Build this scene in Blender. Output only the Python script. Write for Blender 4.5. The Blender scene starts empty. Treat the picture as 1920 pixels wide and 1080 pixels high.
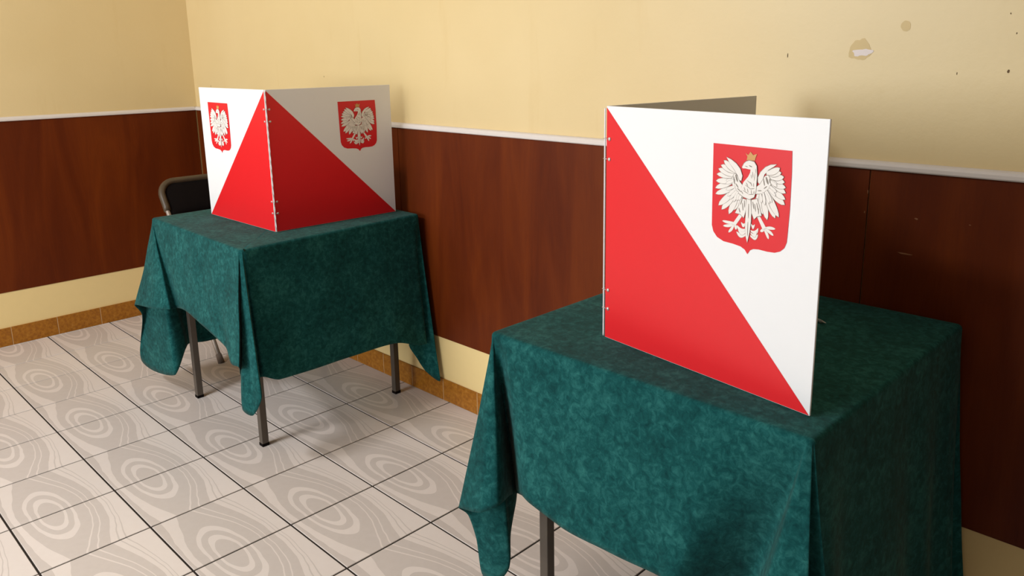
import bpy, bmesh, math, random
from mathutils import Vector, Matrix, noise
from mathutils.geometry import tessellate_polygon

random.seed(4)
scene = bpy.context.scene
COL = scene.collection

# ------------------------------------------------------------------ camera
cam_d = bpy.data.cameras.new('camera')
cam = bpy.data.objects.new('camera', cam_d)
COL.objects.link(cam)
RIGHT = Vector((0.71947, 0.6944, -0.013059))
UP = Vector((-0.142238, 0.165725, 0.97586))
FWD = Vector((-0.679802, 0.700245, -0.218005))
m = Matrix((RIGHT, UP, -FWD)).transposed().to_4x4()
m.translation = Vector((4.40442, -1.89167, 1.36822))
cam.matrix_world = m
cam_d.sensor_width = 36.0
cam_d.lens = 1468.09 / 1920 * 36.0
cam_d.shift_x = (960 - 989.21) / 1920
cam_d.shift_y = (432.2 - 540) / 1920
cam_d.clip_start = 0.02
scene.camera = cam

# ------------------------------------------------------------------ light
world = bpy.data.worlds.new('room_light')
scene.world = world
world.use_nodes = True
bg = world.node_tree.nodes['Background']
bg.inputs['Color'].default_value = (1.0, 0.95, 0.88, 1)
bg.inputs['Strength'].default_value = 0.5


def area(name, loc, target, sx, sy, power, color):
    d = bpy.data.lights.new(name, 'AREA')
    d.shape = 'RECTANGLE'
    d.size, d.size_y, d.energy, d.color = sx, sy, power, color
    o = bpy.data.objects.new(name, d)
    COL.objects.link(o)
    o.location = loc
    o.rotation_euler = (Vector(target) - Vector(loc)).to_track_quat('-Z', 'Y').to_euler()
    return o


WIN = (0.85, 3.25, 0.95, 2.35)      # window opening in the wall behind the camera: x0, x1, z0, z1
area('window_daylight', (2.05, -4.52, 1.65), (2.3, 0.0, 1.3), 2.3, 1.35, 108, (0.89, 0.955, 1.0))
area('ceiling_lamp', (1.8, -3.0, 2.68), (2.1, -0.9, 0.2), 0.6, 0.2, 36, (0.95, 0.97, 1.0))

vs = scene.view_settings
vs.view_transform = 'Standard'
vs.look = 'None'
vs.gamma = 1.0
vs.exposure = 0.03
vs.use_curve_mapping = False


# ------------------------------------------------------------------ material helpers
def lin(c):
    return tuple(((v / 255) / 12.92 if v / 255 <= 0.04045 else ((v / 255 + 0.055) / 1.055) ** 2.4) for v in c) + (1.0,)


class NT:
    def __init__(self, name):
        self.m = bpy.data.materials.new(name)
        self.m.use_nodes = True
        self.t = self.m.node_tree
        self.b = self.t.nodes['Principled BSDF']

    def n(self, kind, **kw):
        nd = self.t.nodes.new(kind)
        for k, v in kw.items():
            setattr(nd, k, v)
        return nd

    def l(self, a, b):
        self.t.links.new(a, b)

    def put(self, sock, v):
        if hasattr(v, 'is_output'):
            self.l(v, sock)
        else:
            sock.default_value = v

    def math(self, op, a, b=None, c=None, clamp=False):
        nd = self.n('ShaderNodeMath', operation=op, use_clamp=clamp)
        for i, v in enumerate((a, b, c)):
            if v is not None:
                self.put(nd.inputs[i], v)
        return nd.outputs[0]

    def mix(self, fac, a, b, mode='MIX'):
        nd = self.n('ShaderNodeMix', data_type='RGBA', blend_type=mode)
        self.put(nd.inputs[0], fac)
        self.put(nd.inputs[6], a)
        self.put(nd.inputs[7], b)
        return nd.outputs[2]

    def coords(self, kind='Object', scale=(1, 1, 1), loc=(0, 0, 0)):
        tc = self.n('ShaderNodeTexCoord')
        mp = self.n('ShaderNodeMapping')
        mp.inputs['Scale'].default_value = scale
        mp.inputs['Location'].default_value = loc
        self.l(tc.outputs[kind], mp.inputs[0])
        return mp.outputs[0]

    def noise(self, vec, scale, detail=4, rough=0.6, dist=0.0):
        nd = self.n('ShaderNodeTexNoise')
        self.l(vec, nd.inputs['Vector'])
        nd.inputs['Scale'].default_value = scale
        nd.inputs['Detail'].default_value = detail
        nd.inputs['Roughness'].default_value = rough
        nd.inputs['Distortion'].default_value = dist
        return nd.outputs['Fac']

    def ramp(self, fac, stops, interp='LINEAR'):
        nd = self.n('ShaderNodeValToRGB')
        nd.color_ramp.interpolation = interp
        el = nd.color_ramp.elements
        while len(el) < len(stops):
            el.new(0.5)
        for e, (p, c) in zip(el, stops):
            e.position = p
            e.color = c
        self.put(nd.inputs[0], fac)
        return nd.outputs[0]

    def bump(self, h, strength, dist=0.01):
        nd = self.n('ShaderNodeBump')
        nd.inputs['Strength'].default_value = strength
        nd.inputs['Distance'].default_value = dist
        self.l(h, nd.inputs['Height'])
        self.l(nd.outputs[0], self.b.inputs['Normal'])

    def fin(self, color, rough=0.5, **kw):
        self.put(self.b.inputs['Base Color'], color)
        self.put(self.b.inputs['Roughness'], rough)
        for k, v in kw.items():
            self.put(self.b.inputs[k.replace('_', ' ')], v)
        return self.m


def mat_flat(name, rgb, rough=0.5, var=0.05, **kw):
    t = NT(name)
    v = t.coords('Object')
    f = t.noise(v, 30, 3)
    c = lin(rgb)
    d = tuple(x * (1 - var) for x in c[:3]) + (1,)
    return t.fin(t.mix(f, d, c), rough, **kw)


def mat_wall():
    t = NT('yellow_wall_paint')
    v = t.coords('Object')
    big = t.ramp(t.noise(v, 1.3, 3, 0.55), [(0.35, (0, 0, 0, 1)), (0.68, (1, 1, 1, 1))])
    c = t.mix(big, lin((222, 196, 143)), lin((228, 203, 152)))
    vs_ = t.coords('Object', (9, 9, 1.5))
    drip = t.ramp(t.noise(vs_, 1.0, 4, 0.6), [(0.60, (0, 0, 0, 1)), (0.78, (0.35, 0.35, 0.35, 1))])
    c = t.mix(drip, c, lin((212, 180, 120)))
    t.bump(t.noise(v, 60, 5, 0.65), 0.06, 0.01)
    return t.fin(c, 0.45)


def mat_wood():
    t = NT('varnished_plywood')
    v = t.coords('Object', (5, 5, 0.8))
    g = t.noise(v, 1.3, 6, 0.62, 0.8)
    v2 = t.coords('Object', (120, 120, 5))
    fine = t.noise(v2, 1.5, 3, 0.6)
    base = t.ramp(g, [(0.30, lin((86, 30, 4))), (0.5, lin((102, 40, 6))), (0.74, lin((120, 52, 9)))])
    c = t.mix(t.math('MULTIPLY', fine, 0.4), base, lin((70, 22, 3)))
    sc = t.coords('Object', (40, 40, 4))
    scr = t.ramp(t.noise(sc, 1.3, 5, 0.7), [(0.72, (0, 0, 0, 1)), (0.80, (0.5, 0.5, 0.5, 1))])
    c = t.mix(scr, c, lin((150, 92, 44)))
    t.bump(fine, 0.05, 0.004)
    return t.fin(c, t.math('MULTIPLY_ADD', fine, 0.25, 0.36), Specular_IOR_Level=0.18)


def mat_cloth():
    t = NT('green_suede_cloth')
    v = t.coords('Object')
    big = t.noise(v, 9, 5, 0.62, 0.4)
    small = t.noise(v, 60, 5, 0.72, 0.6)
    s = t.math('ADD', t.math('MULTIPLY', big, 0.35), t.math('MULTIPLY', small, 0.65))
    c = t.ramp(s, [(0.36, lin((12, 56, 56))), (0.5, lin((21, 76, 75))), (0.66, lin((44, 106, 102)))])
    t.bump(small, 0.25, 0.004)
    return t.fin(c, 0.95, Specular_IOR_Level=0.08, Sheen_Weight=0.12, Sheen_Roughness=0.45,
                 Sheen_Tint=lin((190, 180, 165)))


def mat_tile():
    """Printed grain: a knot with rings, and streams that part around it. UV u -1..1 over two tiles, v 0..1."""
    t = NT('printed_floor_tile')
    uv = t.n('ShaderNodeUVMap')
    sp = t.n('ShaderNodeSeparateXYZ')
    t.l(uv.outputs[0], sp.inputs[0])
    wob = t.noise(uv.outputs[0], 2.2, 2, 0.5)
    u = t.math('ADD', sp.outputs[0], t.math('MULTIPLY_ADD', wob, 0.10, -0.05))
    v = t.math('ADD', sp.outputs[1], t.math('MULTIPLY_ADD', wob, 0.07, -0.035))
    w = t.math('SUBTRACT', v, 0.37)
    au = t.math('ABSOLUTE', u, clamp=True)
    b = t.math('POWER', t.math('MAXIMUM', t.math('COSINE', t.math('MULTIPLY', au, 1.5708)), 0.0), 1.05)
    LT, GR = (1, 1, 1, 1), (0, 0, 0, 1)

    def stops(lst):
        return [(p, LT if k else GR) for p, k in lst]
    # upper streams
    hb = t.math('MULTIPLY', b, 0.30)
    pu = t.math('DIVIDE', t.math('SUBTRACT', w, hb), t.math('SUBTRACT', 0.63, hb))
    up = t.ramp(pu, stops([(0, 0), (.05, 1), (.08, 0), (.20, 1), (.23, 0), (.43, 1), (.54, 0), (.565, 1), (.64, 0), (.66, 1)]), 'CONSTANT')
    hd = t.math('MULTIPLY', b, 0.25)
    pd = t.math('DIVIDE', t.math('SUBTRACT', t.math('MULTIPLY', w, -1.0), hd), t.math('SUBTRACT', 0.37, hd))
    dn = t.ramp(pd, stops([(0, 0), (.30, 1), (.74, 0)]), 'CONSTANT')
    # rings of the knot
    def ell(a_, b_, sk):
        w2 = t.math('ADD', w, sk)
        uu = t.math('MULTIPLY', u, 1 / a_)
        ww = t.math('MULTIPLY', w2, 1 / b_)
        return t.math('LESS_THAN', t.math('ADD', t.math('MULTIPLY', uu, uu), t.math('MULTIPLY', ww, ww)), 1.0)
    rg = t.math('SUBTRACT', ell(.60, .205, 0.0), ell(.49, .178, 0.0))
    rg = t.math('ADD', rg, t.math('SUBTRACT', ell(.39, .128, 0.0), ell(.29, .103, 0.0)))
    reach = ell(.66, .225, 0.0)
    side = t.math('GREATER_THAN', w, 0.0)
    stream = t.mix(side, dn, up)
    pat = t.mix(reach, stream, rg)
    vo = t.coords('Object')
    oi = t.n('ShaderNodeObjectInfo')
    f = t.noise(vo, 40, 3)
    light = t.mix(f, lin((236, 222, 213)), lin((241, 229, 221)))
    grey = t.mix(f, lin((209, 196, 187)), lin((217, 205, 197)))
    c = t.mix(t.math('MULTIPLY', pat, 0.8), grey, light)
    tint = t.math('MULTIPLY_ADD', oi.outputs['Random'], 0.06, 0.96)
    c = t.mix(1.0, c, t.ramp(tint, [(0, (0, 0, 0, 1)), (1, (1, 1, 1, 1))]), 'MULTIPLY')
    return t.fin(c, 0.28, Specular_IOR_Level=0.3)


def mat_base_tile():
    t = NT('brown_glazed_skirting')
    v = t.coords('Object')
    f = t.noise(v, 70, 5, 0.75)
    c = t.ramp(f, [(0.36, lin((142, 82, 10))), (0.55, lin((168, 106, 18))), (0.74, lin((186, 128, 56)))])
    return t.fin(c, 0.35)


M = dict(
    wall=mat_wall(), wood=mat_wood(), cloth=mat_cloth(), tile=mat_tile(), base=mat_base_tile(),
    grout=mat_flat('dark_grout', (40, 31, 24), 0.95),
    skirtgrout=mat_flat('pale_skirting_grout', (196, 160, 118), 0.9),
    plaster=mat_flat('lower_wall_paint', (243, 214, 150), 0.6, 0.04),
    trim=mat_flat('white_moulding_paint', (226, 216, 208), 0.5, 0.06),
    ceil=mat_flat('white_ceiling_paint', (200, 198, 194), 0.8, 0.03),
    board=mat_flat('white_plastic_board', (240, 238, 237), 0.42, 0.01),
    red=mat_flat('red_print', (226, 26, 34), 0.4, 0.03),
    crest=mat_flat('crest_red_print', (222, 24, 34), 0.45, 0.04),
    eagle=mat_flat('eagle_white_print', (238, 230, 222), 0.5, 0.05),
    line=mat_flat('eagle_grey_line', (140, 130, 118), 0.6, 0.1),
    gold=mat_flat('crown_gold_print', (214, 158, 92), 0.5, 0.2),
    rivet=mat_flat('pale_rivet', (214, 196, 190), 0.3, 0.1, Metallic=0.4),
    leg=mat_flat('grey_brown_steel', (92, 82, 72), 0.45, 0.25, Metallic=0.2),
    topwood=mat_flat('laminate_top', (150, 120, 86), 0.5, 0.2),
    chairback=mat_flat('dark_brown_vinyl', (17, 9, 7), 0.9, 0.3, Specular_IOR_Level=0.15),
    chairsleeve=mat_flat('olive_brown_edging', (88, 72, 54), 0.4, 0.3),
    chairtube=mat_flat('worn_grey_tube', (176, 160, 146), 0.4, 0.35, Metallic=0.3),
    rubber=mat_flat('grey_rubber_tip', (140, 124, 114), 0.8, 0.2),
    stain=mat_flat('ochre_wall_stain', (211, 181, 120), 0.5, 0.08),
    bare=mat_flat('bare_white_plaster', (236, 222, 216), 0.8, 0.05),
    nick=mat_flat('dark_wall_nick', (110, 84, 50), 0.8, 0.2),
    scuff=mat_flat('pale_wood_scuff', (150, 100, 62), 0.6, 0.2),
    pen=mat_flat('grey_pen_plastic', (150, 156, 156), 0.35, 0.05),
    pentip=mat_flat('pen_metal_tip', (190, 190, 188), 0.3, 0.05, Metallic=0.8),
)


# ------------------------------------------------------------------ object helpers
def obj(name, mesh, material, parent=None, loc=None):
    o = bpy.data.objects.new(name, mesh)
    COL.objects.link(o)
    if material is not None and len(mesh.materials) == 0:
        mesh.materials.append(material)
    if parent is not None:
        o.parent = parent
    if loc is not None:
        o.location = loc
    return o


def empty(name, loc, label, cat, rz=0.0, group=None):
    o = bpy.data.objects.new(name, None)
    COL.objects.link(o)
    o.empty_display_size = 0.05
    o.location = loc
    o.rotation_euler = (0, 0, rz)
    o['label'] = label
    o['category'] = cat
    if group:
        o['group'] = group
    return o


def struct(o):
    o['kind'] = 'structure'
    return o


def mesh_from(bm, name, smooth=False):
    me = bpy.data.meshes.new(name)
    bm.normal_update()
    bm.to_mesh(me)
    bm.free()
    if smooth:
        for p in me.polygons:
            p.use_smooth = True
    return me


def box_bm(bm, lo, hi):
    x0, y0, z0 = lo
    x1, y1, z1 = hi
    vs_ = [bm.verts.new(p) for p in ((x0, y0, z0), (x1, y0, z0), (x1, y1, z0), (x0, y1, z0),
                                     (x0, y0, z1), (x1, y0, z1), (x1, y1, z1), (x0, y1, z1))]
    for f in ((0, 3, 2, 1), (4, 5, 6, 7), (0, 1, 5, 4), (1, 2, 6, 5), (2, 3, 7, 6), (3, 0, 4, 7)):
        bm.faces.new([vs_[i] for i in f])


def box(name, lo, hi, bevel=0.0, seg=2):
    bm = bmesh.new()
    box_bm(bm, lo, hi)
    if bevel:
        bmesh.ops.bevel(bm, geom=bm.edges[:], offset=bevel, segments=seg, affect='EDGES', profile=0.5)
    return mesh_from(bm, name)


def tube(name, pts, r, seg=10, closed_ends=True):
    """A round tube along a polyline."""
    bm = bmesh.new()
    pts = [Vector(p) for p in pts]
    rings = []
    up = Vector((0, 0, 1))
    prev = None
    for i, p in enumerate(pts):
        d = (pts[min(i + 1, len(pts) - 1)] - pts[max(i - 1, 0)]).normalized()
        if prev is None:
            a = d.cross(up if abs(d.z) < 0.9 else Vector((1, 0, 0))).normalized()
        else:
            a = (prev - d * prev.dot(d)).normalized()
        prev = a
        b = d.cross(a)
        rr = r[i] if isinstance(r, (list, tuple)) else r
        rings.append([bm.verts.new(p + (a * math.cos(k * 2 * math.pi / seg) + b * math.sin(k * 2 * math.pi / seg)) * rr) for k in range(seg)])
    for i in range(len(rings) - 1):
        for k in range(seg):
            bm.faces.new((rings[i][k], rings[i][(k + 1) % seg], rings[i + 1][(k + 1) % seg], rings[i + 1][k]))
    if closed_ends:
        bm.faces.new(rings[0][::-1])
        bm.faces.new(rings[-1])
    bmesh.ops.recalc_face_normals(bm, faces=bm.faces[:])
    return mesh_from(bm, name, True)


# ------------------------------------------------------------------ the room
TX, TY = 0.300, 0.29523          # tile pitch
X0 = 0.3160                      # first joint from the left wall (pair starts here)
Y0 = -0.2924                     # first joint from the back wall
GAP = 0.0058
XMAX, YMIN = 9.0, -4.6
XT, YT = 5.15, -3.3                # farther tiles, behind the camera, are one joined field

floor = struct(obj('floor', box('floor', (-0.15, YMIN, -0.10), (XMAX, 0.15, -0.0025)), M['grout']))


def tile_mesh(name, x0, x1, y0, y1, uA, uB, vA, vB):
    """A tile with a small bevel; uv runs over the printed pattern."""
    bm = bmesh.new()
    e = 0.0011
    t = [(x0 + e, y0 + e, 0), (x1 - e, y0 + e, 0), (x1 - e, y1 - e, 0), (x0 + e, y1 - e, 0)]
    s = [(x0, y0, -e), (x1, y0, -e), (x1, y1, -e), (x0, y1, -e)]
    bt = [(p[0], p[1], -0.008) for p in s]
    T = [bm.verts.new(p) for p in t]
    Sv = [bm.verts.new(p) for p in s]
    B = [bm.verts.new(p) for p in bt]
    bm.faces.new(T)
    for i in range(4):
        j = (i + 1) % 4
        bm.faces.new((Sv[i], Sv[j], T[j], T[i]))
        bm.faces.new((B[i], B[j], Sv[j], Sv[i]))
    uvl = bm.loops.layers.uv.new('UVMap')
    for f in bm.faces:
        for lp in f.loops:
            c = lp.vert.co
            lp[uvl].uv = (uA + (uB - uA) * (c.x - x0) / (x1 - x0), vA + (vB - vA) * (c.y - y0) / (y1 - y0))
    return mesh_from(bm, name)


tile_cache = {}


def add_tile(xa, xb, ya, yb, kind, fx0, fx1, fv0, fv1):
    """kind 0: knot on the +x edge (u -1..0); 1: knot on the -x edge (u 0..1). fx, fv: kept fraction."""
    k = (kind, round(xb - xa, 4), round(yb - ya, 4), round(fx0, 3), round(fv0, 3))
    if k not in tile_cache:
        u0 = -1.0 if kind == 0 else 0.0
        w, h = xb - xa - GAP, yb - ya - GAP
        me = tile_mesh('floor_tile', -w / 2, w / 2, -h / 2, h / 2, u0 + fx0, u0 + fx1, fv0, fv1)
        me.materials.append(M['tile'])
        tile_cache[k] = me
    obj('floor_tile', tile_cache[k], None, floor, ((xa + xb) / 2, (ya + yb) / 2, 0))


nx = int((XMAX - X0) / TX)
ny = int((-YMIN + Y0) / TY)
far = bmesh.new()
far_uv = far.loops.layers.uv.new('UVMap')
for i in range(-2, nx):
    for j in range(-1, ny):
        xa, xb = X0 + i * TX, X0 + (i + 1) * TX
        yb, ya = Y0 - j * TY, Y0 - (j + 1) * TY
        xa2, yb2 = max(xa, 0.0), min(yb, 0.0)
        if xb - xa2 < 0.01 or yb2 - ya < 0.01:
            continue
        if xb > XT or ya < YT:
            g = GAP / 2
            u0 = -1.0 if i % 2 == 0 else 0.0
            q = [(xa2 + g, ya + g, 0, u0, 0), (xb - g, ya + g, 0, u0 + 1, 0), (xb - g, yb2 - g, 0, u0 + 1, 1), (xa2 + g, yb2 - g, 0, u0, 1)]
            f = far.faces.new([far.verts.new(p[:3]) for p in q])
            for lp, p in zip(f.loops, q):
                lp[far_uv].uv = p[3:]
            continue
        add_tile(xa2, xb, ya, yb2, i % 2, (xa2 - xa) / TX, 1.0, 0.0, (yb2 - ya) / TY)
ff = obj('floor_tile_field', mesh_from(far, 'floor_tile_field'), M['tile'], floor)
ff['kind'] = 'stuff'

HM, HW, HB = 1.095, 0.268, 0.092   # moulding foot, panelling foot, skirting top
HT = 2.75
PT = 0.006                         # panel thickness; panel faces lie on y = 0 and x = 0

wall_back = struct(obj('wall_back', box('wall_back', (-0.15, PT, 0.0), (XMAX, 0.15, HT)), M['wall']))
wall_left = struct(obj('wall_left', box('wall_left', (-0.15, YMIN, 0.0), (-PT, PT, HT)), M['wall']))


wall_right = struct(obj('wall_right', box('wall_right', (XMAX, YMIN, 0.0), (XMAX + 0.15, 0.15, HT)), M['ceil']))
bm = bmesh.new()
for lo, hi in (((0, 0), (WIN[0] + 0.15, HT)), ((WIN[1] + 0.15, 0), (XMAX + 0.3, HT)), ((WIN[0] + 0.15, 0), (WIN[1] + 0.15, WIN[2])), ((WIN[0] + 0.15, WIN[3]), (WIN[1] + 0.15, HT))):
    box_bm(bm, (lo[0] - 0.15, YMIN - 0.15, lo[1]), (hi[0] - 0.15, YMIN, hi[1]))
wall_front = struct(obj('wall_front', mesh_from(bm, 'wall_front'), M['ceil']))
struct(obj('ceiling', box('ceiling', (-0.15, YMIN - 0.15, HT), (XMAX + 0.15, 0.15, HT + 0.1)), M['ceil']))
obj('wood_panel', box('wood_panel', (XMAX - 0.006, YMIN, HW), (XMAX + 0.001, 0.0, HM)), M['wood'], wall_right)
obj('wood_panel', box('wood_panel', (0, YMIN - 0.001, HW), (WIN[0] - 0.05, YMIN + 0.006, HM)), M['wood'], wall_front)
obj('wood_panel', box('wood_panel', (WIN[1] + 0.05, YMIN - 0.001, HW), (XMAX, YMIN + 0.006, HM)), M['wood'], wall_front)
win = struct(obj('window_1', box('window_1', (WIN[0], YMIN - 0.10, WIN[2]), (WIN[1], YMIN - 0.04, WIN[2] + 0.05)), M['trim']))
for lo, hi in (((WIN[0], WIN[3] - 0.05), (WIN[1], WIN[3])), ((WIN[0], WIN[2] + 0.05), (WIN[0] + 0.05, WIN[3] - 0.05)),
               ((WIN[1] - 0.05, WIN[2] + 0.05), (WIN[1], WIN[3] - 0.05)), (((WIN[0] + WIN[1]) / 2 - 0.03, WIN[2] + 0.05), ((WIN[0] + WIN[1]) / 2 + 0.03, WIN[3] - 0.05))):
    obj('window_frame', box('window_frame', (lo[0], YMIN - 0.10, lo[1]), (hi[0], YMIN - 0.04, hi[1])), M['trim'], win)


def wood_panel(parent, horizontal, a, b):
    bm = bmesh.new()
    g = 0.0012
    if horizontal:
        box_bm(bm, (a + g, 0.0, HW), (b - g, PT + 0.001, HM + 0.006))
    else:
        box_bm(bm, (-PT - 0.001, a + g, HW), (0.0, b - g, HM + 0.006))
    bmesh.ops.bevel(bm, geom=bm.edges[:], offset=0.0008, segments=1, affect='EDGES')
    # a slightly ragged lower edge
    me = mesh_from(bm, 'wood_panel')
    return obj('wood_panel', me, M['wood'], parent)


for k in range(4):
    wood_panel(wall_back, True, k * 1.853, min((k + 1) * 1.853, XMAX))
for k in range(2):
    wood_panel(wall_left, False, max(-(k + 1) * 1.853, YMIN), -k * 1.853 - (0.004 if k == 0 else 0))

# strip of lower plaster in a slightly paler coat of paint
obj('plaster_band', box('plaster_band', (-PT, 0.0035, HB - 0.01), (XMAX, PT + 0.001, HW + 0.002)), M['plaster'], wall_back)
obj('plaster_band', box('plaster_band', (-PT - 0.001, YMIN, HB - 0.01), (-0.0035, 0.0035, HW + 0.002)), M['plaster'], wall_left)


def profile_strip(name, horizontal, a, b, prof):
    """A moulding: profile (depth, z) swept along the wall."""
    bm = bmesh.new()
    ends = []
    for s in (a, b):
        ends.append([bm.verts.new((s, PT - d, z) if horizontal else (d - PT, s, z)) for d, z in prof])
    n = len(prof)
    for i in range(n):
        j = (i + 1) % n
        bm.faces.new((ends[0][i], ends[0][j], ends[1][j], ends[1][i]))
    bm.faces.new(ends[0])
    bm.faces.new(ends[1][::-1])
    bmesh.ops.recalc_face_normals(bm, faces=bm.faces[:])
    return mesh_from(bm, name)


prof = [(0, HM), (0.013, HM), (0.0155, HM + 0.003), (0.0155, HM + 0.011), (0.0125, HM + 0.0165), (0.007, HM + 0.020), (0, HM + 0.0205)]
struct(obj('trim_1', profile_strip('trim_1', True, -PT + 0.0002, XMAX, prof), M['trim']))
struct(obj('trim_2', profile_strip('trim_2', False, YMIN, PT - 0.016, prof), M['trim']))

# glazed skirting tiles
bb = struct(obj('baseboard_back', box('baseboard_back', (0.004, -0.0034, 0.0), (XMAX, PT + 0.001, HB - 0.001)), M['skirtgrout']))
bl = struct(obj('baseboard_left', box('baseboard_left', (-PT - 0.001, YMIN, 0.0), (0.0034, 0.0005, HB - 0.001)), M['skirtgrout']))
SK = 0.2045
sk_h = box('skirting_tile', (0, -0.0045, 0.0005), (SK - 0.003, 0.0015, HB), 0.0012, 1)
sk_v = box('skirting_tile', (-0.0015, 0, 0.0005), (0.0045, SK - 0.003, HB), 0.0012, 1)
x = 2.0825 - 10 * SK
while x < XMAX - SK:
    obj('skirting_tile', sk_h, M['base'], bb, (x, 0, 0))
    x += SK
y = -0.0105 - SK
while y > YMIN:
    obj('skirting_tile', sk_v, M['base'], bl, (0, y, 0))
    y -= SK


# wear on the wall: stains with a shape of their own, bare plaster, nicks
def blob(name, parent, cx, cz, rx, rz_, yface, material, seed, jag=0.25, n=26, th=0.0005):
    rnd = random.Random(seed)
    ph = [rnd.uniform(0, 6.28) for _ in range(4)]
    bm = bmesh.new()
    fr, bk = [], []
    for k in range(n):
        a = 2 * math.pi * k / n
        f = 1 + jag * (0.5 * math.sin(2 * a + ph[0]) + 0.3 * math.sin(3 * a + ph[1]) + 0.25 * math.sin(5 * a + ph[2]) + 0.2 * math.sin(8 * a + ph[3]))
        fr.append(bm.verts.new((cx + rx * f * math.cos(a), yface - th, cz + rz_ * f * math.sin(a))))
        bk.append(bm.verts.new((cx + rx * f * math.cos(a), yface + 0.0003, cz + rz_ * f * math.sin(a))))
    bm.faces.new(fr)
    for k in range(n):
        j = (k + 1) % n
        bm.faces.new((fr[k], bk[k], bk[j], fr[j]))
    bmesh.ops.recalc_face_normals(bm, faces=bm.faces[:])
    return obj(name, mesh_from(bm, name), material, parent)


blob('wall_stain', wall_back, 3.657, 1.371, 0.023, 0.027, PT, M['stain'], 3, 0.25)
blob('wall_stain', wall_back, 3.755, 1.422, 0.011, 0.0115, PT, M['stain'], 5, 0.08)
blob('bare_plaster', wall_back, 3.664, 1.3655, 0.0205, 0.0085, PT, M['bare'], 8, 0.3, th=0.0009)
blob('bare_plaster', wall_back, 3.650, 1.359, 0.006, 0.003, PT, M['bare'], 9, 0.2, th=0.0010)
for k, (px, pz, rx, rz_) in enumerate([(3.478, 1.360, .0012, .005), (3.968, 1.323, .0022, .004), (3.975, 1.40, .001, .002),
                                       (3.87, 1.318, .0009, .003), (1.33, 1.29, .001, .003), (3.96, 1.44, .001, .002), (0.20, 1.23, .001, .004)]):
    blob('wall_nick', wall_back, px, pz, rx, rz_, PT, M['nick'], 20 + k, 0.2, 10, 0.0006)
for k, (px, pz, rx, rz_) in enumerate([(3.818, .989, .0035, .0022), (3.800, .903, .014, .0018), (3.704, 1.04, .0015, .004), (3.70, .99, .0012, .003), (3.93, .99, .002, .001)]):
    blob('wood_chip', wall_back, px, pz, rx, rz_, 0.0, M['scuff'], 40 + k, 0.4, 12, 0.0004)

# ------------------------------------------------------------------ tables and cloths
ZT = 0.770


def make_table(label, corners, feet, group):
    """corners FL, NR, BR, BL of the top; feet: leg centres."""
    c = sum((Vector(p) for p in corners), Vector((0, 0))) / 4
    root = empty('table', (c.x, c.y, 0), label, 'table', 0, group)
    zt = ZT - 0.004
    bm = bmesh.new()
    ins = 0.006
    pts = [Vector(p) + (c - Vector(p)).normalized() * ins - c for p in corners]
    lo = [bm.verts.new((p.x, p.y, zt - 0.022)) for p in pts]
    hi = [bm.verts.new((p.x, p.y, zt)) for p in pts]
    bm.faces.new(hi)
    bm.faces.new(lo[::-1])
    for i in range(4):
        j = (i + 1) % 4
        bm.faces.new((lo[i], lo[j], hi[j], hi[i]))
    bmesh.ops.recalc_face_normals(bm, faces=bm.faces[:])
    bmesh.ops.bevel(bm, geom=bm.edges[:], offset=0.003, segments=2, affect='EDGES')
    obj('table_top', mesh_from(bm, 'table_top'), M['topwood'], root)
    h = 0.0125
    legm = box('leg', (-h, -h, 0.004), (h, h, zt - 0.0225), 0.002, 2)
    footm = box('foot_cap', (-h - .0008, -h - .0008, 0), (h + .0008, h + .0008, 0.012), 0.001, 1)
    for fx, fy in feet:
        lg = obj('leg', legm, M['leg'], root, (fx - c.x, fy - c.y, 0))
        obj('foot_cap', footm, M['chairback'], lg)
    # apron rails between the legs
    for i in range(4):
        a, b = Vector(feet[i]) - c, Vector(feet[(i + 1) % 4]) - c
        d = (b - a).normalized()
        n = Vector((-d.y, d.x)) * 0.008
        bm = bmesh.new()
        q = [a + d * 0.0135 + n, b - d * 0.0135 + n, b - d * 0.0135 - n, a + d * 0.0135 - n]
        lo = [bm.verts.new((p.x, p.y, zt - 0.055)) for p in q]
        hi = [bm.verts.new((p.x, p.y, zt - 0.0225)) for p in q]
        bm.faces.new(hi)
        bm.faces.new(lo[::-1])
        for k in range(4):
            bm.faces.new((lo[k], lo[(k + 1) % 4], hi[(k + 1) % 4], hi[k]))
        bmesh.ops.recalc_face_normals(bm, faces=bm.faces[:])
        obj('apron_rail', mesh_from(bm, 'apron_rail'), M['leg'], root)
    return root


def edge_point(corners, p, r=0.014):
    """Point on a rounded rectangle and its outward direction. corners in walking order; side k = corner k-1 -> k."""
    k = int(p) % 4
    f = p - int(p)
    A, B, Cn = Vector(corners[(k - 1) % 4]), Vector(corners[k]), Vector(corners[(k + 1) % 4])
    d1, d2 = (B - A).normalized(), (Cn - B).normalized()
    if f <= 0.8:
        t = f / 0.8
        P = (A + d1 * r).lerp(B - d1 * r, t)
        return P, Vector((d1.y, -d1.x))
    t = (f - 0.8) / 0.2
    n1, n2 = Vector((d1.y, -d1.x)), Vector((d2.y, -d2.x))
    ctr = B - d1 * r + d2 * r
    n = (n1 * math.cos(t * math.pi / 2) + n2 * math.sin(t * math.pi / 2)).normalized()
    return ctr + n * r, n


def catmull(k0, k1, k2, k3, t):
    t2, t3 = t * t, t * t * t
    return [0.5 * (2 * b + (c - a) * t + (2 * a - 5 * b + 4 * c - d) * t2 + (3 * b - a - 3 * c + d) * t3)
            for a, b, c, d in zip(k0, k1, k2, k3)]


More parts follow.
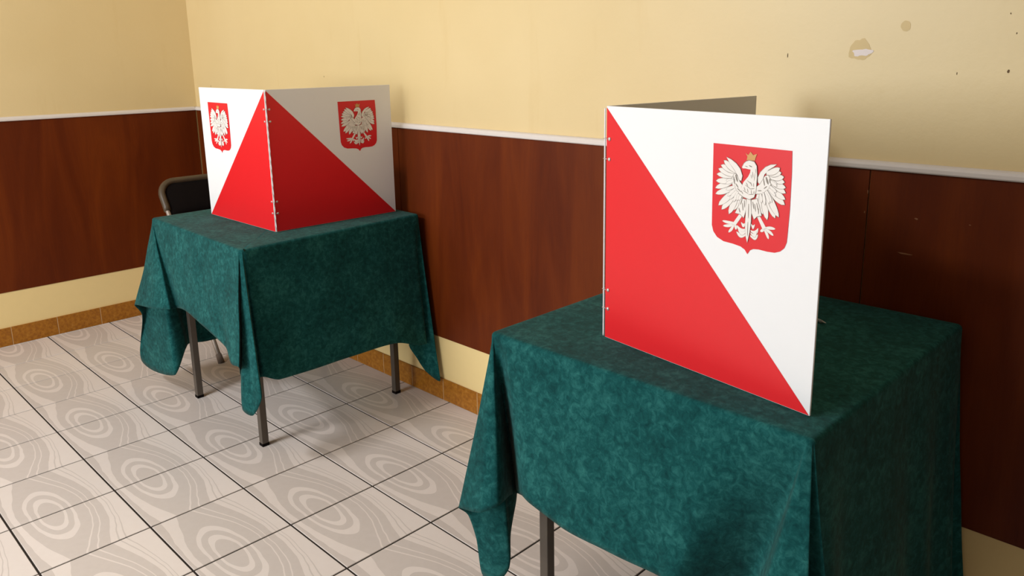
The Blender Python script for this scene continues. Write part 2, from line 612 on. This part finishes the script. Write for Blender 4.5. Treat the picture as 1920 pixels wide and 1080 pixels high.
def make_cloth(label, corners, keys, seed, group):
    """corners: FL, NR, BR, BL of the covered top. keys: (edge parameter, hem x, hem y, hem z) round the cloth."""
    n = len(keys)
    cols = []
    for i in range(n):
        k1, k2 = keys[i], keys[(i + 1) % n]
        k0, k3 = keys[i - 1], keys[(i + 2) % n]
        p1 = k1[0]
        p2 = k2[0] + (4 if i == n - 1 else 0)
        L = (Vector(k1[1:]) - Vector(k2[1:])).length
        N = max(4, int(L / 0.006))
        # damp tangents where neighbouring spans have very different lengths
        def span(a, b):
            return max((Vector(a[1:]) - Vector(b[1:])).length, 1e-4)
        L01, L23 = span(k0, k1), span(k2, k3)
        v1, v2 = Vector(k1[1:]), Vector(k2[1:])
        v0 = v1 + (Vector(k0[1:]) - v1) * min(1.0, L / L01)
        v3 = v2 + (Vector(k3[1:]) - v2) * min(1.0, L / L23)
        for s in range(N):
            t = s / N
            h = catmull(v0, v1, v2, v3, t)
            cols.append((p1 + (p2 - p1) * t, Vector(h)))
    c = sum((Vector(p) for p in corners), Vector((0, 0))) / 4
    bm = bmesh.new()
    rad = 0.010
    rows_down = 30
    grid = []
    order = [corners[0], corners[1], corners[2], corners[3]]
    for p, h in cols:
        E, nrm = edge_point(order, p % 4)
        col = []
        # top: rings from the middle outwards
        inner = E - nrm * rad
        for s in (0.30, 0.55, 0.75, 0.88, 0.96, 1.0):
            q = c.lerp(inner, s)
            w = 0.0012 * noise.noise(Vector((q.x * 7, q.y * 7, seed)))
            col.append(Vector((q.x, q.y, ZT + w * (0 if s > 0.97 else 1))))
        for a in (22.5, 45, 67.5):
            a = math.radians(a)
            q = inner + nrm * rad * math.sin(a)
            col.append(Vector((q.x, q.y, ZT - rad * (1 - math.cos(a)))))
        top = Vector((E.x, E.y, ZT - rad))
        for r in range(rows_down + 1):
            t = r / rows_down
            e = t ** 1.12
            P = Vector((top.x + (h.x - top.x) * e, top.y + (h.y - top.y) * e, top.z + (h.z - top.z) * t))
            # soft uneven hang
            g = noise.noise(Vector((p * 7.0, t * 1.6, seed * 3.1))) * 0.007 * t * (1 - 0.5 * t)
            g += noise.noise(Vector((P.x * 9, P.y * 9, P.z * 5 + seed))) * 0.004 * min(1, t * 3)
            if P.y > -0.10 and nrm.y > -0.3:
                g = min(g, 0.0)
            P += Vector((nrm.x, nrm.y, 0)) * g
            P.y = min(P.y, -0.006)
            col.append(P)
        grid.append([bm.verts.new(v - Vector((c.x, c.y, 0))) for v in col])
    mid = bm.verts.new((0, 0, ZT))
    nc = len(grid)
    for i in range(nc):
        a, b = grid[i], grid[(i + 1) % nc]
        bm.faces.new((mid, a[0], b[0]))
        for r in range(len(a) - 1):
            bm.faces.new((a[r], a[r + 1], b[r + 1], b[r]))
    bmesh.ops.recalc_face_normals(bm, faces=bm.faces[:])
    me = mesh_from(bm, 'tablecloth', True)
    o = obj('tablecloth', me, M['cloth'], None, (c.x, c.y, 0))
    sm = o.modifiers.new('thickness', 'SOLIDIFY')
    sm.thickness = 0.0016
    sm.offset = -1
    o['label'] = label
    o['category'] = 'tablecloth'
    if group:
        o['group'] = group
    return o


K1 = [(0.030, 1.210, -0.060, 0.190), (0.400, 1.200, -0.350, 0.190), (0.680, 1.200, -0.580, 0.192), (0.780, 1.235, -0.660, 0.215), (0.820, 1.290, -0.700, 0.221), (0.840, 1.305, -0.760, 0.125), (0.870, 0.991, -0.775, 0.106), (0.895, 1.100, -0.790, 0.343), (0.920, 1.155, -0.830, 0.406), (0.950, 1.388, -0.845, 0.447), (0.970, 1.507, -0.825, 0.464), (1.000, 1.487, -0.790, 0.457), (1.100, 1.585, -0.800, 0.469), (1.300, 1.773, -0.810, 0.450), (1.600, 1.940, -0.815, 0.422), (1.750, 2.006, -0.835, 0.389), (1.810, 2.070, -0.840, 0.395), (1.850, 1.985, -0.795, 0.331), (1.870, 2.037, -0.825, 0.232), (1.900, 2.086, -0.815, 0.223), (1.930, 2.132, -0.800, 0.296), (1.960, 2.030, -0.752, 0.320), (2.000, 2.052, -0.746, 0.327), (2.100, 2.062, -0.697, 0.304), (2.350, 2.062, -0.409, 0.304), (2.600, 2.060, -0.204, 0.297), (2.720, 2.055, -0.098, 0.255), (2.780, 2.050, -0.052, 0.249), (2.820, 1.998, -0.100, 0.245), (2.850, 2.010, -0.075, 0.182), (2.890, 2.030, -0.045, 0.119), (2.940, 2.085, -0.022, 0.088), (3.000, 2.064, -0.014, 0.137), (3.200, 1.900, -0.012, 0.300), (3.800, 1.300, -0.012, 0.250), (3.930, 1.200, -0.020, 0.190)]
K2 = [(0.030, 3.140, -0.060, 0.300), (0.400, 3.120, -0.350, 0.300), (0.680, 3.120, -0.580, 0.300), (0.770, 3.170, -0.670, 0.330), (0.820, 3.194, -0.700, 0.321), (0.840, 3.209, -0.735, 0.259), (0.860, 3.217, -0.750, 0.175), (0.880, 3.185, -0.765, 0.130), (0.900, 3.147, -0.770, 0.137), (0.920, 3.133, -0.775, 0.229), (0.940, 3.120, -0.790, 0.294), (0.955, 3.127, -0.825, 0.332), (0.970, 3.228, -0.845, 0.373), (0.985, 3.268, -0.825, 0.398), (1.000, 3.241, -0.765, 0.384), (1.020, 3.174, -0.680, 0.325), (1.045, 3.297, -0.785, 0.420), (1.080, 3.335, -0.800, 0.422), (1.200, 3.439, -0.805, 0.408), (1.400, 3.679, -0.805, 0.417), (1.620, 3.715, -0.810, 0.400), (1.790, 3.800, -0.700, 0.380), (1.830, 3.860, -0.860, 0.300), (1.880, 3.950, -0.885, 0.190), (1.910, 4.015, -0.888, 0.130), (1.930, 3.935, -0.800, 0.180), (1.950, 4.035, -0.775, 0.210), (1.970, 3.955, -0.740, 0.220), (2.050, 3.980, -0.680, 0.210), (2.120, 3.958, -0.610, 0.200), (2.200, 3.968, -0.550, 0.200), (2.350, 3.988, -0.400, 0.180), (2.450, 3.968, -0.310, 0.170), (2.550, 3.992, -0.230, 0.160), (2.650, 3.970, -0.160, 0.150), (2.760, 4.000, -0.085, 0.130), (2.840, 3.982, -0.060, 0.100), (2.920, 4.015, -0.016, 0.060), (3.100, 3.900, -0.012, 0.200), (3.800, 3.300, -0.012, 0.300), (3.930, 3.150, -0.020, 0.300)]

C1 = [(1.260, -0.764), (2.044, -0.785), (2.008, -0.030), (1.245, -0.024)]
C2 = [(3.191, -0.769), (3.938, -0.772), (3.947, -0.022), (3.190, -0.022)]
F1 = [(1.306, -0.672), (1.893, -0.692), (1.880, -0.092), (1.306, -0.086)]
F2 = [(3.288, -0.690), (3.86, -0.692), (3.86, -0.095), (3.288, -0.095)]
make_table('steel-legged square table standing in front of the folding chair, three legs showing', C1, F1, 'cloth-covered tables')
make_table('steel-legged table in the right foreground, one square leg showing below its cloth', C2, F2, 'cloth-covered tables')
make_cloth('dark green suede tablecloth hanging over the farther table near the chair', C1, K1, 1.0, 'green tablecloths')
make_cloth('dark green suede tablecloth hanging over the near table in the right foreground', C2, K2, 5.0, 'green tablecloths')

# ------------------------------------------------------------------ printed crest (coordinates in metres from the crest centre)
SHIELD = [(-0.0806, 0.0942), (0.0789, 0.0937), (0.0805, 0.0588), (0.081, -0.0027), (0.0794, -0.0478), (0.0788, -0.0588), (0.0748, -0.0692), (0.067, -0.0763), (0.0565, -0.0804), (0.0418, -0.0813), (0.0245, -0.0807), (0.0137, -0.082), (0.0073, -0.0854), (0.0021, -0.0933), (-0.0039, -0.0862), (-0.0131, -0.0822), (-0.0292, -0.0803), (-0.0503, -0.0793), (-0.0648, -0.074), (-0.0737, -0.0647), (-0.0774, -0.0535), (-0.0784, -0.0164), (-0.0795, 0.0415)]
BODY = [(-0.016, 0.0576), (-0.0124, 0.0644), (-0.0083, 0.0681), (-0.0018, 0.0704), (0.008, 0.0691), (0.0133, 0.0624), (0.0151, 0.0463), (0.0146, 0.0335), (0.0145, 0.0207), (0.0115, 0.0093), (0.002, 0.0039), (-0.0114, 0.0071), (-0.0215, 0.0124), (-0.0156, 0.0225), (-0.0117, 0.0322), (-0.0028, 0.0425), (0.0011, 0.0502), (0.0016, 0.0554), (-0.0032, 0.0556), (-0.0087, 0.0562), (-0.0146, 0.0559)]
LARM = [(-0.0103, 0.0073), (-0.0238, 0.0092), (-0.0335, 0.0202), (-0.0372, 0.0348), (-0.031, 0.0458), (-0.0263, 0.0417), (-0.0194, 0.0313), (-0.0101, 0.0231)]
RARM = [(0.0133, 0.015), (0.0272, 0.0168), (0.0402, 0.0276), (0.0442, 0.0397), (0.0367, 0.0496), (0.0306, 0.0471), (0.0219, 0.0326), (0.0138, 0.0261)]
LSH = [(-0.0499, 0.0719), (-0.0395, 0.0686), (-0.029, 0.0627), (-0.0203, 0.0544), (-0.0152, 0.0429), (-0.0169, 0.0344), (-0.0214, 0.0344), (-0.0257, 0.0436), (-0.0329, 0.0521), (-0.0425, 0.0614)]
RSH = [(0.0519, 0.069), (0.0407, 0.0674), (0.0306, 0.0624), (0.0217, 0.0534), (0.017, 0.0438), (0.0175, 0.0357), (0.0213, 0.0321), (0.0258, 0.0385), (0.0293, 0.0497), (0.0372, 0.0586), (0.0471, 0.065)]
LTH = [(-0.0168, 0.0036), (-0.0049, 0.0024), (-0.004, -0.0133), (-0.0082, -0.0299), (-0.0159, -0.0245), (-0.0265, -0.0238), (-0.0194, -0.0099)]
RTH = [(0.006, 0.003), (0.0175, 0.0068), (0.0226, -0.0058), (0.0278, -0.0207), (0.0189, -0.0233), (0.0132, -0.0294), (0.0078, -0.0191)]
TAIL = [(-0.0036, 0.0063), (0.004, 0.0073), (0.0069, -0.0192), (0.0069, -0.0341), (0.0054, -0.0532), (0.0016, -0.0724), (-0.0027, -0.0602), (-0.0045, -0.0435), (-0.0042, -0.0209)]
LLEG = [(-0.0175, -0.0238), (-0.0117, -0.0267), (-0.0247, -0.0458), (-0.0329, -0.0458)]
RLEG = [(0.018, -0.0234), (0.0231, -0.0214), (0.0382, -0.0411), (0.0309, -0.0442)]
CROWN = [(-0.0108, 0.0828), (-0.0054, 0.0793), (-0.0006, 0.0855), (0.0049, 0.0802), (0.0125, 0.0831), (0.0099, 0.0765), (0.0089, 0.0714), (-0.0018, 0.0704), (-0.008, 0.0709), (-0.0066, 0.0768)]
LF = [(-0.0259, 0.0473, -0.0554, 0.0658), (-0.0259, 0.0473, -0.0614, 0.0571), (-0.0279, 0.0415, -0.0667, 0.0501), (-0.0279, 0.0415, -0.07, 0.0402), (-0.0304, 0.0337, -0.071, 0.0281), (-0.0304, 0.0337, -0.072, 0.0151), (-0.0291, 0.0227, -0.0711, 0.0046), (-0.0278, 0.0191, -0.0639, -0.0153), (-0.0253, 0.0156, -0.0567, -0.022), (-0.023, 0.0141, -0.0406, -0.0278), (-0.0195, 0.0126, -0.0302, -0.0191), (-0.0149, 0.0104, -0.0264, -0.0138)]
RF = [(0.0334, 0.0519, 0.0584, 0.0632), (0.0334, 0.0519, 0.0615, 0.0559), (0.0389, 0.0472, 0.0668, 0.0494), (0.0389, 0.0472, 0.0686, 0.0408), (0.0414, 0.0403, 0.071, 0.0323), (0.0414, 0.0403, 0.0716, 0.0235), (0.041, 0.0313, 0.0715, 0.0128), (0.0391, 0.0274, 0.0711, 0.0039), (0.0352, 0.0233, 0.0611, -0.0183), (0.0332, 0.0213, 0.0543, -0.0211), (0.0291, 0.0189, 0.0389, -0.0263), (0.024, 0.0164, 0.0293, -0.0177), (0.0198, 0.015, 0.0222, -0.0077)]
CURLS = [(-0.0039, -0.0387, -0.0137, -0.0389), (-0.0028, -0.0498, -0.0229, -0.0456), (-0.0023, -0.0592, -0.0227, -0.057), (-0.0026, -0.0527, -0.0192, -0.0536), (0.0072, -0.0388, 0.015, -0.0384), (0.0074, -0.051, 0.0223, -0.0438), (0.0068, -0.0595, 0.0225, -0.0549), (0.0072, -0.0548, 0.0195, -0.0508)]
CLAWS = [(-0.0262, -0.0423, -0.0545, -0.0424), (-0.027, -0.0449, -0.0522, -0.0513), (-0.0288, -0.0459, -0.04, -0.0613), (-0.0277, -0.0444, -0.0238, -0.0539), (0.034, -0.0418, 0.0559, -0.0395), (0.0351, -0.0429, 0.0529, -0.0515), (0.0341, -0.0437, 0.0436, -0.0592), (0.0339, -0.0413, 0.0265, -0.0487)]


def poly(bm, pts, z):
    vs_ = [bm.verts.new((p[0], -z, p[1])) for p in pts]
    tris = tessellate_polygon([[Vector((p[0], p[1], 0)) for p in pts]])
    for t in tris:
        try:
            f = bm.faces.new([vs_[i] for i in t])
        except ValueError:
            continue
        f.normal_update()
        if f.normal.y > 0:
            f.normal_flip()


def leaf(a, b, wd, n=9, bend=0.0):
    a, b = Vector(a), Vector(b)
    d = b - a
    nn = Vector((-d.y, d.x)).normalized()
    L, Rr = [], []
    for k in range(n + 1):
        t = k / n
        w = wd * math.sin(math.pi * (0.16 + 0.78 * t ** 1.35)) ** 0.8 if t < 1 else wd * 0.08
        off = nn * (bend * math.sin(math.pi * t))
        p = a + d * t + off
        L.append(p + nn * w)
        Rr.append(p - nn * w)
    return [tuple(p) for p in L] + [tuple(p) for p in Rr[-2::-1]]


def grow(pts, s):
    c = Vector((sum(p[0] for p in pts) / len(pts), sum(p[1] for p in pts) / len(pts)))
    out = []
    for p in pts:
        v = Vector(p) - c
        out.append(tuple(c + v * (1 + s / max(v.length, 0.004))))
    return out


def crest_meshes():
    bm = bmesh.new()
    poly(bm, SHIELD, 0.0006)
    shield = mesh_from(bm, 'crest_shield')
    we, le = bmesh.new(), bmesh.new()
    z = [0.0007]

    def draw(pts, outline=0.0010):
        z[0] += 0.000012
        poly(le, grow(pts, outline), z[0])
        z[0] += 0.000012
        poly(we, pts, z[0])

    for a0, a1, b0, b1 in CLAWS:
        draw(leaf((a0, a1), (b0, b1), 0.0026, bend=0.001), 0.0004)
    draw(LLEG, 0.0004)
    draw(RLEG, 0.0004)
    for a0, a1, b0, b1 in CURLS:
        draw(leaf((a0, a1), (b0, b1), 0.0032, bend=(0.0050 if b0 < a0 else -0.0050)), 0.0005)
    for k in list(range(len(LF)))[::-1]:
        a0, a1, b0, b1 = LF[k]
        draw(leaf((a0, a1), (b0, b1), 0.0056 if k > 6 else 0.0050, bend=0.001))
    for k in list(range(len(RF)))[::-1]:
        a0, a1, b0, b1 = RF[k]
        draw(leaf((a0, a1), (b0, b1), 0.0056 if k > 6 else 0.0050, bend=-0.001))
    draw(LSH)
    draw(RSH)
    draw(LTH)
    draw(RTH)
    draw(TAIL)
    draw(LARM)
    draw(RARM)
    # covert feathers on the arms
    for s, fs in ((1, LF), (-1, RF)):
        for k in (4, 5, 6, 7, 8, 9, 10, 11):
            a0, a1, b0, b1 = fs[k]
            draw(leaf((a0, a1), (a0 + (b0 - a0) * .45, a1 + (b1 - a1) * .45), 0.0028), 0.0005)
    draw(BODY)
    # grey strokes: breast feathers, eye, hollows of the wings, thigh shading
    zz = z[0] + 0.00002
    for a, b, w in [((-.004, .036), (.006, .030), .0006), ((-.008, .028), (.004, .022), .0006), ((.002, .022), (.012, .024), .0006),
                    ((-.012, .018), (0, .013), .0006), ((0, .012), (.011, .014), .0006), ((-.002, .062), (.005, .060), .0009),
                    ((-.006, .032), (-.002, .026), .0007), ((.003, .034), (.006, .027), .0007), ((.009, .033), (.0095, .026), .0007),
                    ((-.010, .024), (-.007, .017), .0007), ((-.003, .022), (-.001, .015), .0007), ((.005, .021), (.006, .013), .0007),
                    ((.011, .020), (.0105, .014), .0007), ((-.016, .017), (-.011, .011), .0007), ((.003, .047), (.005, .040), .0006),
                    ((.012, .058), (.0125, .050), .0006), ((-.013, .003), (-.016, -.008), .0007), ((-.008, .001), (-.007, -.012), .0006),
                    ((.009, .001), (.012, -.012), .0007), ((.017, .000), (.021, -.013), .0006), ((-.019, -.014), (-.016, -.022), .0007),
                    ((.021, -.009), (.022, -.019), .0007), ((-.024, .020), (-.015, .014), .0008), ((-.028, .028), (-.022, .021), .0008),
                    ((.018, .021), (.026, .022), .0008), ((.030, .026), (.036, .031), .0008),
                    ((.006, .052), (.0075, .042), .0007), ((.011, .050), (.010, .036), .0006), ((-.010, .0605), (-.004, .0592), .0006),
                    ((-.029, .043), (-.024, .031), .0015), ((-.033, .040), (-.030, .026), .0009), ((.033, .046), (.038, .034), .0017),
                    ((.028, .043), (.031, .031), .0009), ((.040, .044), (.042, .036), .0011), ((-.012, -.004), (-.010, -.018), .0006),
                    ((.013, -.002), (.016, -.016), .0006), ((.001, -.004), (.0018, -.030), .0006), ((.001, -.036), (.0016, -.062), .0005)]:
        poly(le, leaf(a, b, w), zz)
    cr = bmesh.new()
    poly(cr, CROWN, 0.0014)
    return shield, mesh_from(we, 'crest_eagle'), mesh_from(le, 'crest_lines'), mesh_from(cr, 'crest_crown')


SH, EA, LI, CR = crest_meshes()
for me_, mm in ((SH, 'crest'), (EA, 'eagle'), (LI, 'line'), (CR, 'gold')):
    me_.materials.append(M[mm])

PW, PH, PTK = 0.4985, 0.495, 0.0042


def riv_mesh():
    bm = bmesh.new()
    bmesh.ops.create_uvsphere(bm, u_segments=10, v_segments=6, radius=0.0040)
    for v in bm.verts:
        v.co.y *= 0.6
    return mesh_from(bm, 'rivet', True)


RIV = riv_mesh()


def make_panel(parent, hinge, end, printed_right, label, crest=True):
    """A square board hinged at `hinge`. Its printed face looks along local -y.
    printed_right: the board runs to the right of the hinge as seen from the printed side."""
    h, e = Vector(hinge), Vector(end)
    d = (e - h).normalized()
    L = (e - h).length
    # local x: left to right as seen from the printed side
    lx = d if printed_right else -d
    ang = math.atan2(lx.y, lx.x)
    sgn = 1 if printed_right else -1
    g0 = 0.003
    xa, xb = (g0, L) if printed_right else (-L, -g0)
    me = box('panel', (xa, 0, 0), (xb, PTK, PH), 0.0006, 1)
    pn = obj('panel', me, M['board'], parent, (h.x - parent.location.x, h.y - parent.location.y, 0.0015))
    pn.rotation_euler = (0, 0, ang)
    pn['label'] = label
    # red triangle: hinge top, hinge foot, far foot
    bm = bmesh.new()
    a = sgn * (g0 + 0.0008)
    poly(bm, [(a, 0.001), (sgn * (L - 0.001), 0.001), (a, PH - 0.003)], 0.0003)
    obj('red_triangle', mesh_from(bm, 'red_triangle'), M['red'], pn)
    if crest:
        loc = (sgn * 0.358, 0, 0.347)
        for nm, me_ in (('crest_shield', SH), ('crest_eagle', EA), ('crest_lines', LI), ('crest_crown', CR)):
            obj(nm, me_, None, pn, loc)
    for zz in (0.4285, 0.387, 0.1075, 0.066):
        obj('rivet', RIV, M['rivet'], pn, (sgn * 0.0125, -0.0006, zz))
        obj('rivet', RIV, M['rivet'], pn, (sgn * 0.0125, PTK + 0.0006, zz))
    return pn


def make_booth(label, hinge, left_end, right_end, lab_l, lab_r):
    root = empty('voting_screen', (hinge[0], hinge[1], ZT), label, 'voting screen', 0, 'folding voting screens')
    make_panel(root, hinge, left_end, False, lab_l)
    make_panel(root, hinge, right_end, True, lab_r)
    # wire ties through the pairs of holes, and the cord threaded down the joint
    dl = (Vector(left_end) - Vector(hinge)).normalized()
    dr = (Vector(right_end) - Vector(hinge)).normalized()
    out = -(dl + dr).normalized()
    for zz in (0.430, 0.3885, 0.109, 0.0675):
        a = dl * 0.0125 + out * 0.0028
        b = dr * 0.0125 + out * 0.0028
        mid_ = out * 0.0045
        pts = [(a.x, a.y, zz), ((a.x + mid_.x) / 2, (a.y + mid_.y) / 2, zz + 0.0004), (mid_.x, mid_.y, zz + 0.0006),
               ((b.x + mid_.x) / 2, (b.y + mid_.y) / 2, zz + 0.0004), (b.x, b.y, zz)]
        obj('wire_tie', tube('wire_tie', pts, 0.0006, 6), M['rivet'], root)
    pts = [(out.x * 0.0010 + dl.x * 0.0012 * math.sin(k * 1.3), out.y * 0.0010 + dr.y * 0.0012 * math.sin(k * 1.3), 0.004 + k * 0.0061) for k in range(81)]
    obj('hinge_cord', tube('hinge_cord', pts, 0.0017, 6), M['board'], root)
    return root


make_booth('red and white folding screen with crests standing on the farther table',
           (1.887, -0.573), (1.383, -0.577), (1.905, -0.066),
           'left board with red triangle and crest', 'right board with red triangle and crest')
make_booth('red and white folding screen with crest standing on the near foreground table',
           (3.401, -0.625), (3.467, -0.024 - 0.105), (3.896, -0.695),
           'rear board seen from its plain back', 'front board with red triangle and crest')

# ------------------------------------------------------------------ folding chair
ch = empty('folding_chair', (0.75, -0.24, 0), 'dark folding chair with grey tube frame behind the farther table', 'chair')


def cl(p):
    return (p[0] - 0.75, p[1] + 0.24, p[2])


YA, YB = -0.440, -0.070
# the long bow: front feet up to the curved top of the back
bow = []
A0, A1 = Vector((1.003, YA, 0.012)), Vector((0.535, YA, 0.735))
B0, B1 = Vector((1.003, YB, 0.012)), Vector((0.535, YB, 0.735))
d = (A1 - A0).normalized()
rr = 0.075
for k in range(40):
    bow.append(A0.lerp(A1, k / 40 * 0.97))
for k in range(9):
    a = k / 8 * math.pi / 2
    cpt = A1 + Vector((0, rr, 0)) - d * 0.01
    bow.append(cpt - Vector((0, rr, 0)) * math.cos(a) + d * rr * math.sin(a))
half = bow[:]
other = [Vector((p.x, YA + YB - p.y, p.z)) for p in half[::-1]]
obj('bow_frame', tube('bow_frame', [cl(p) for p in half + other], 0.0105, 12), M['chairtube'], ch)
# olive edging over the curved top
sl = [p for p in half if p.z > 0.645]
sl2 = [Vector((p.x, YA + YB - p.y, p.z)) for p in sl[::-1]]
obj('back_edging', tube('back_edging', [cl(p) for p in sl + sl2], 0.0165, 12), M['chairsleeve'], ch)
# padded backrest between the bow's arms
nrm = Vector((d.z, 0, -d.x)) * -1
bm = bmesh.new()
ct = A1 + d * (rr - 0.02)
ny_, nz_ = 14, 8
fr, bk = [], []
for i in range(ny_ + 1):
    rowf, rowb = [], []
    for j in range(nz_ + 1):
        s = i / ny_ * 2 - 1
        t = j / nz_
        yv = (YA + YB) / 2 + s * ((YB - YA) / 2 - 0.012)
        L = 0.165 * t
        # rounded upper corners
        cut = max(0.0, abs(s) * ((YB - YA) / 2 - 0.012) - ((YB - YA) / 2 - 0.07)) / 0.058
        L0 = 0.055 * (1 - math.sqrt(max(0, 1 - cut * cut)))
        L = L0 + (0.165 - L0) * t
        p = ct - d * L
        puff = 0.010 * (1 - s ** 4) * math.sin(math.pi * min(1, max(0, t))) ** 0.5
        rowf.append(bm.verts.new(cl(Vector((p.x, yv, p.z)) + nrm * (0.004 + puff))))
        rowb.append(bm.verts.new(cl(Vector((p.x, yv, p.z)) - nrm * (0.004 + puff))))
    fr.append(rowf)
    bk.append(rowb)
for i in range(ny_):
    for j in range(nz_):
        bm.faces.new((fr[i][j], fr[i + 1][j], fr[i + 1][j + 1], fr[i][j + 1]))
        bm.faces.new((bk[i][j], bk[i][j + 1], bk[i + 1][j + 1], bk[i + 1][j]))
for i in range(ny_):
    bm.faces.new((fr[i][0], bk[i][0], bk[i + 1][0], fr[i + 1][0]))
    bm.faces.new((fr[i][nz_], fr[i + 1][nz_], bk[i + 1][nz_], bk[i][nz_]))
for j in range(nz_):
    bm.faces.new((fr[0][j], fr[0][j + 1], bk[0][j + 1], bk[0][j]))
    bm.faces.new((fr[ny_][j], bk[ny_][j], bk[ny_][j + 1], fr[ny_][j + 1]))
bmesh.ops.recalc_face_normals(bm, faces=bm.faces[:])
obj('backrest', mesh_from(bm, 'backrest', True), M['chairback'], ch)
# seat
seat = box('seat', cl((0.70, YA + 0.022, 0.425)), cl((1.085, YB - 0.022, 0.452)), 0.012, 3)
obj('seat', seat, M['chairback'], ch)
# rear legs cross the bow
for yv in (YA + 0.026, YB - 0.026):
    pts = [cl((0.975, yv, 0.424)), cl((0.80, yv, 0.21)), cl((0.625, yv, 0.012))]
    obj('rear_leg', tube('rear_leg', pts, 0.0095, 10), M['chairtube'], ch)
    tp = obj('rubber_tip', tube('rubber_tip', [cl((0.640, yv, 0.028)), cl((0.617, yv, 0.0))], [0.0125, 0.0135], 10), M['rubber'], ch)
for yv in (YA, YB):
    q1 = A0 + d * 0.03
    obj('rubber_tip', tube('rubber_tip', [cl((q1.x, yv, q1.z)), cl((1.010, yv, 0.0))], [0.0130, 0.0150], 12), M['rubber'], ch)
for z0, x0_ in ((0.16, 0.0),):
    p = A0.lerp(A1, 0.2)
    obj('stretcher', tube('stretcher', [cl((p.x, YA, p.z)), cl((p.x, YB, p.z))], 0.007, 8), M['chairtube'], ch)
    obj('stretcher', tube('stretcher', [cl((0.745, YA + .026, 0.145)), cl((0.745, YB - .026, 0.145))], 0.007, 8), M['chairtube'], ch)

# ------------------------------------------------------------------ pen behind the near screen
pen = empty('pen', (3.668, -0.2155, ZT), 'thin grey pen lying on green cloth behind the near screen', 'pen')
e0, e1 = Vector((-0.065, 0.026, 0.006)), Vector((0.045, -0.018, 0.006))
obj('barrel', tube('barrel', [e0, e1], 0.0036, 10), M['pen'], pen)
dd = (e1 - e0).normalized()
obj('tip', tube('tip', [e1, e1 + dd * 0.012], [0.0034, 0.0009], 10), M['pentip'], pen)
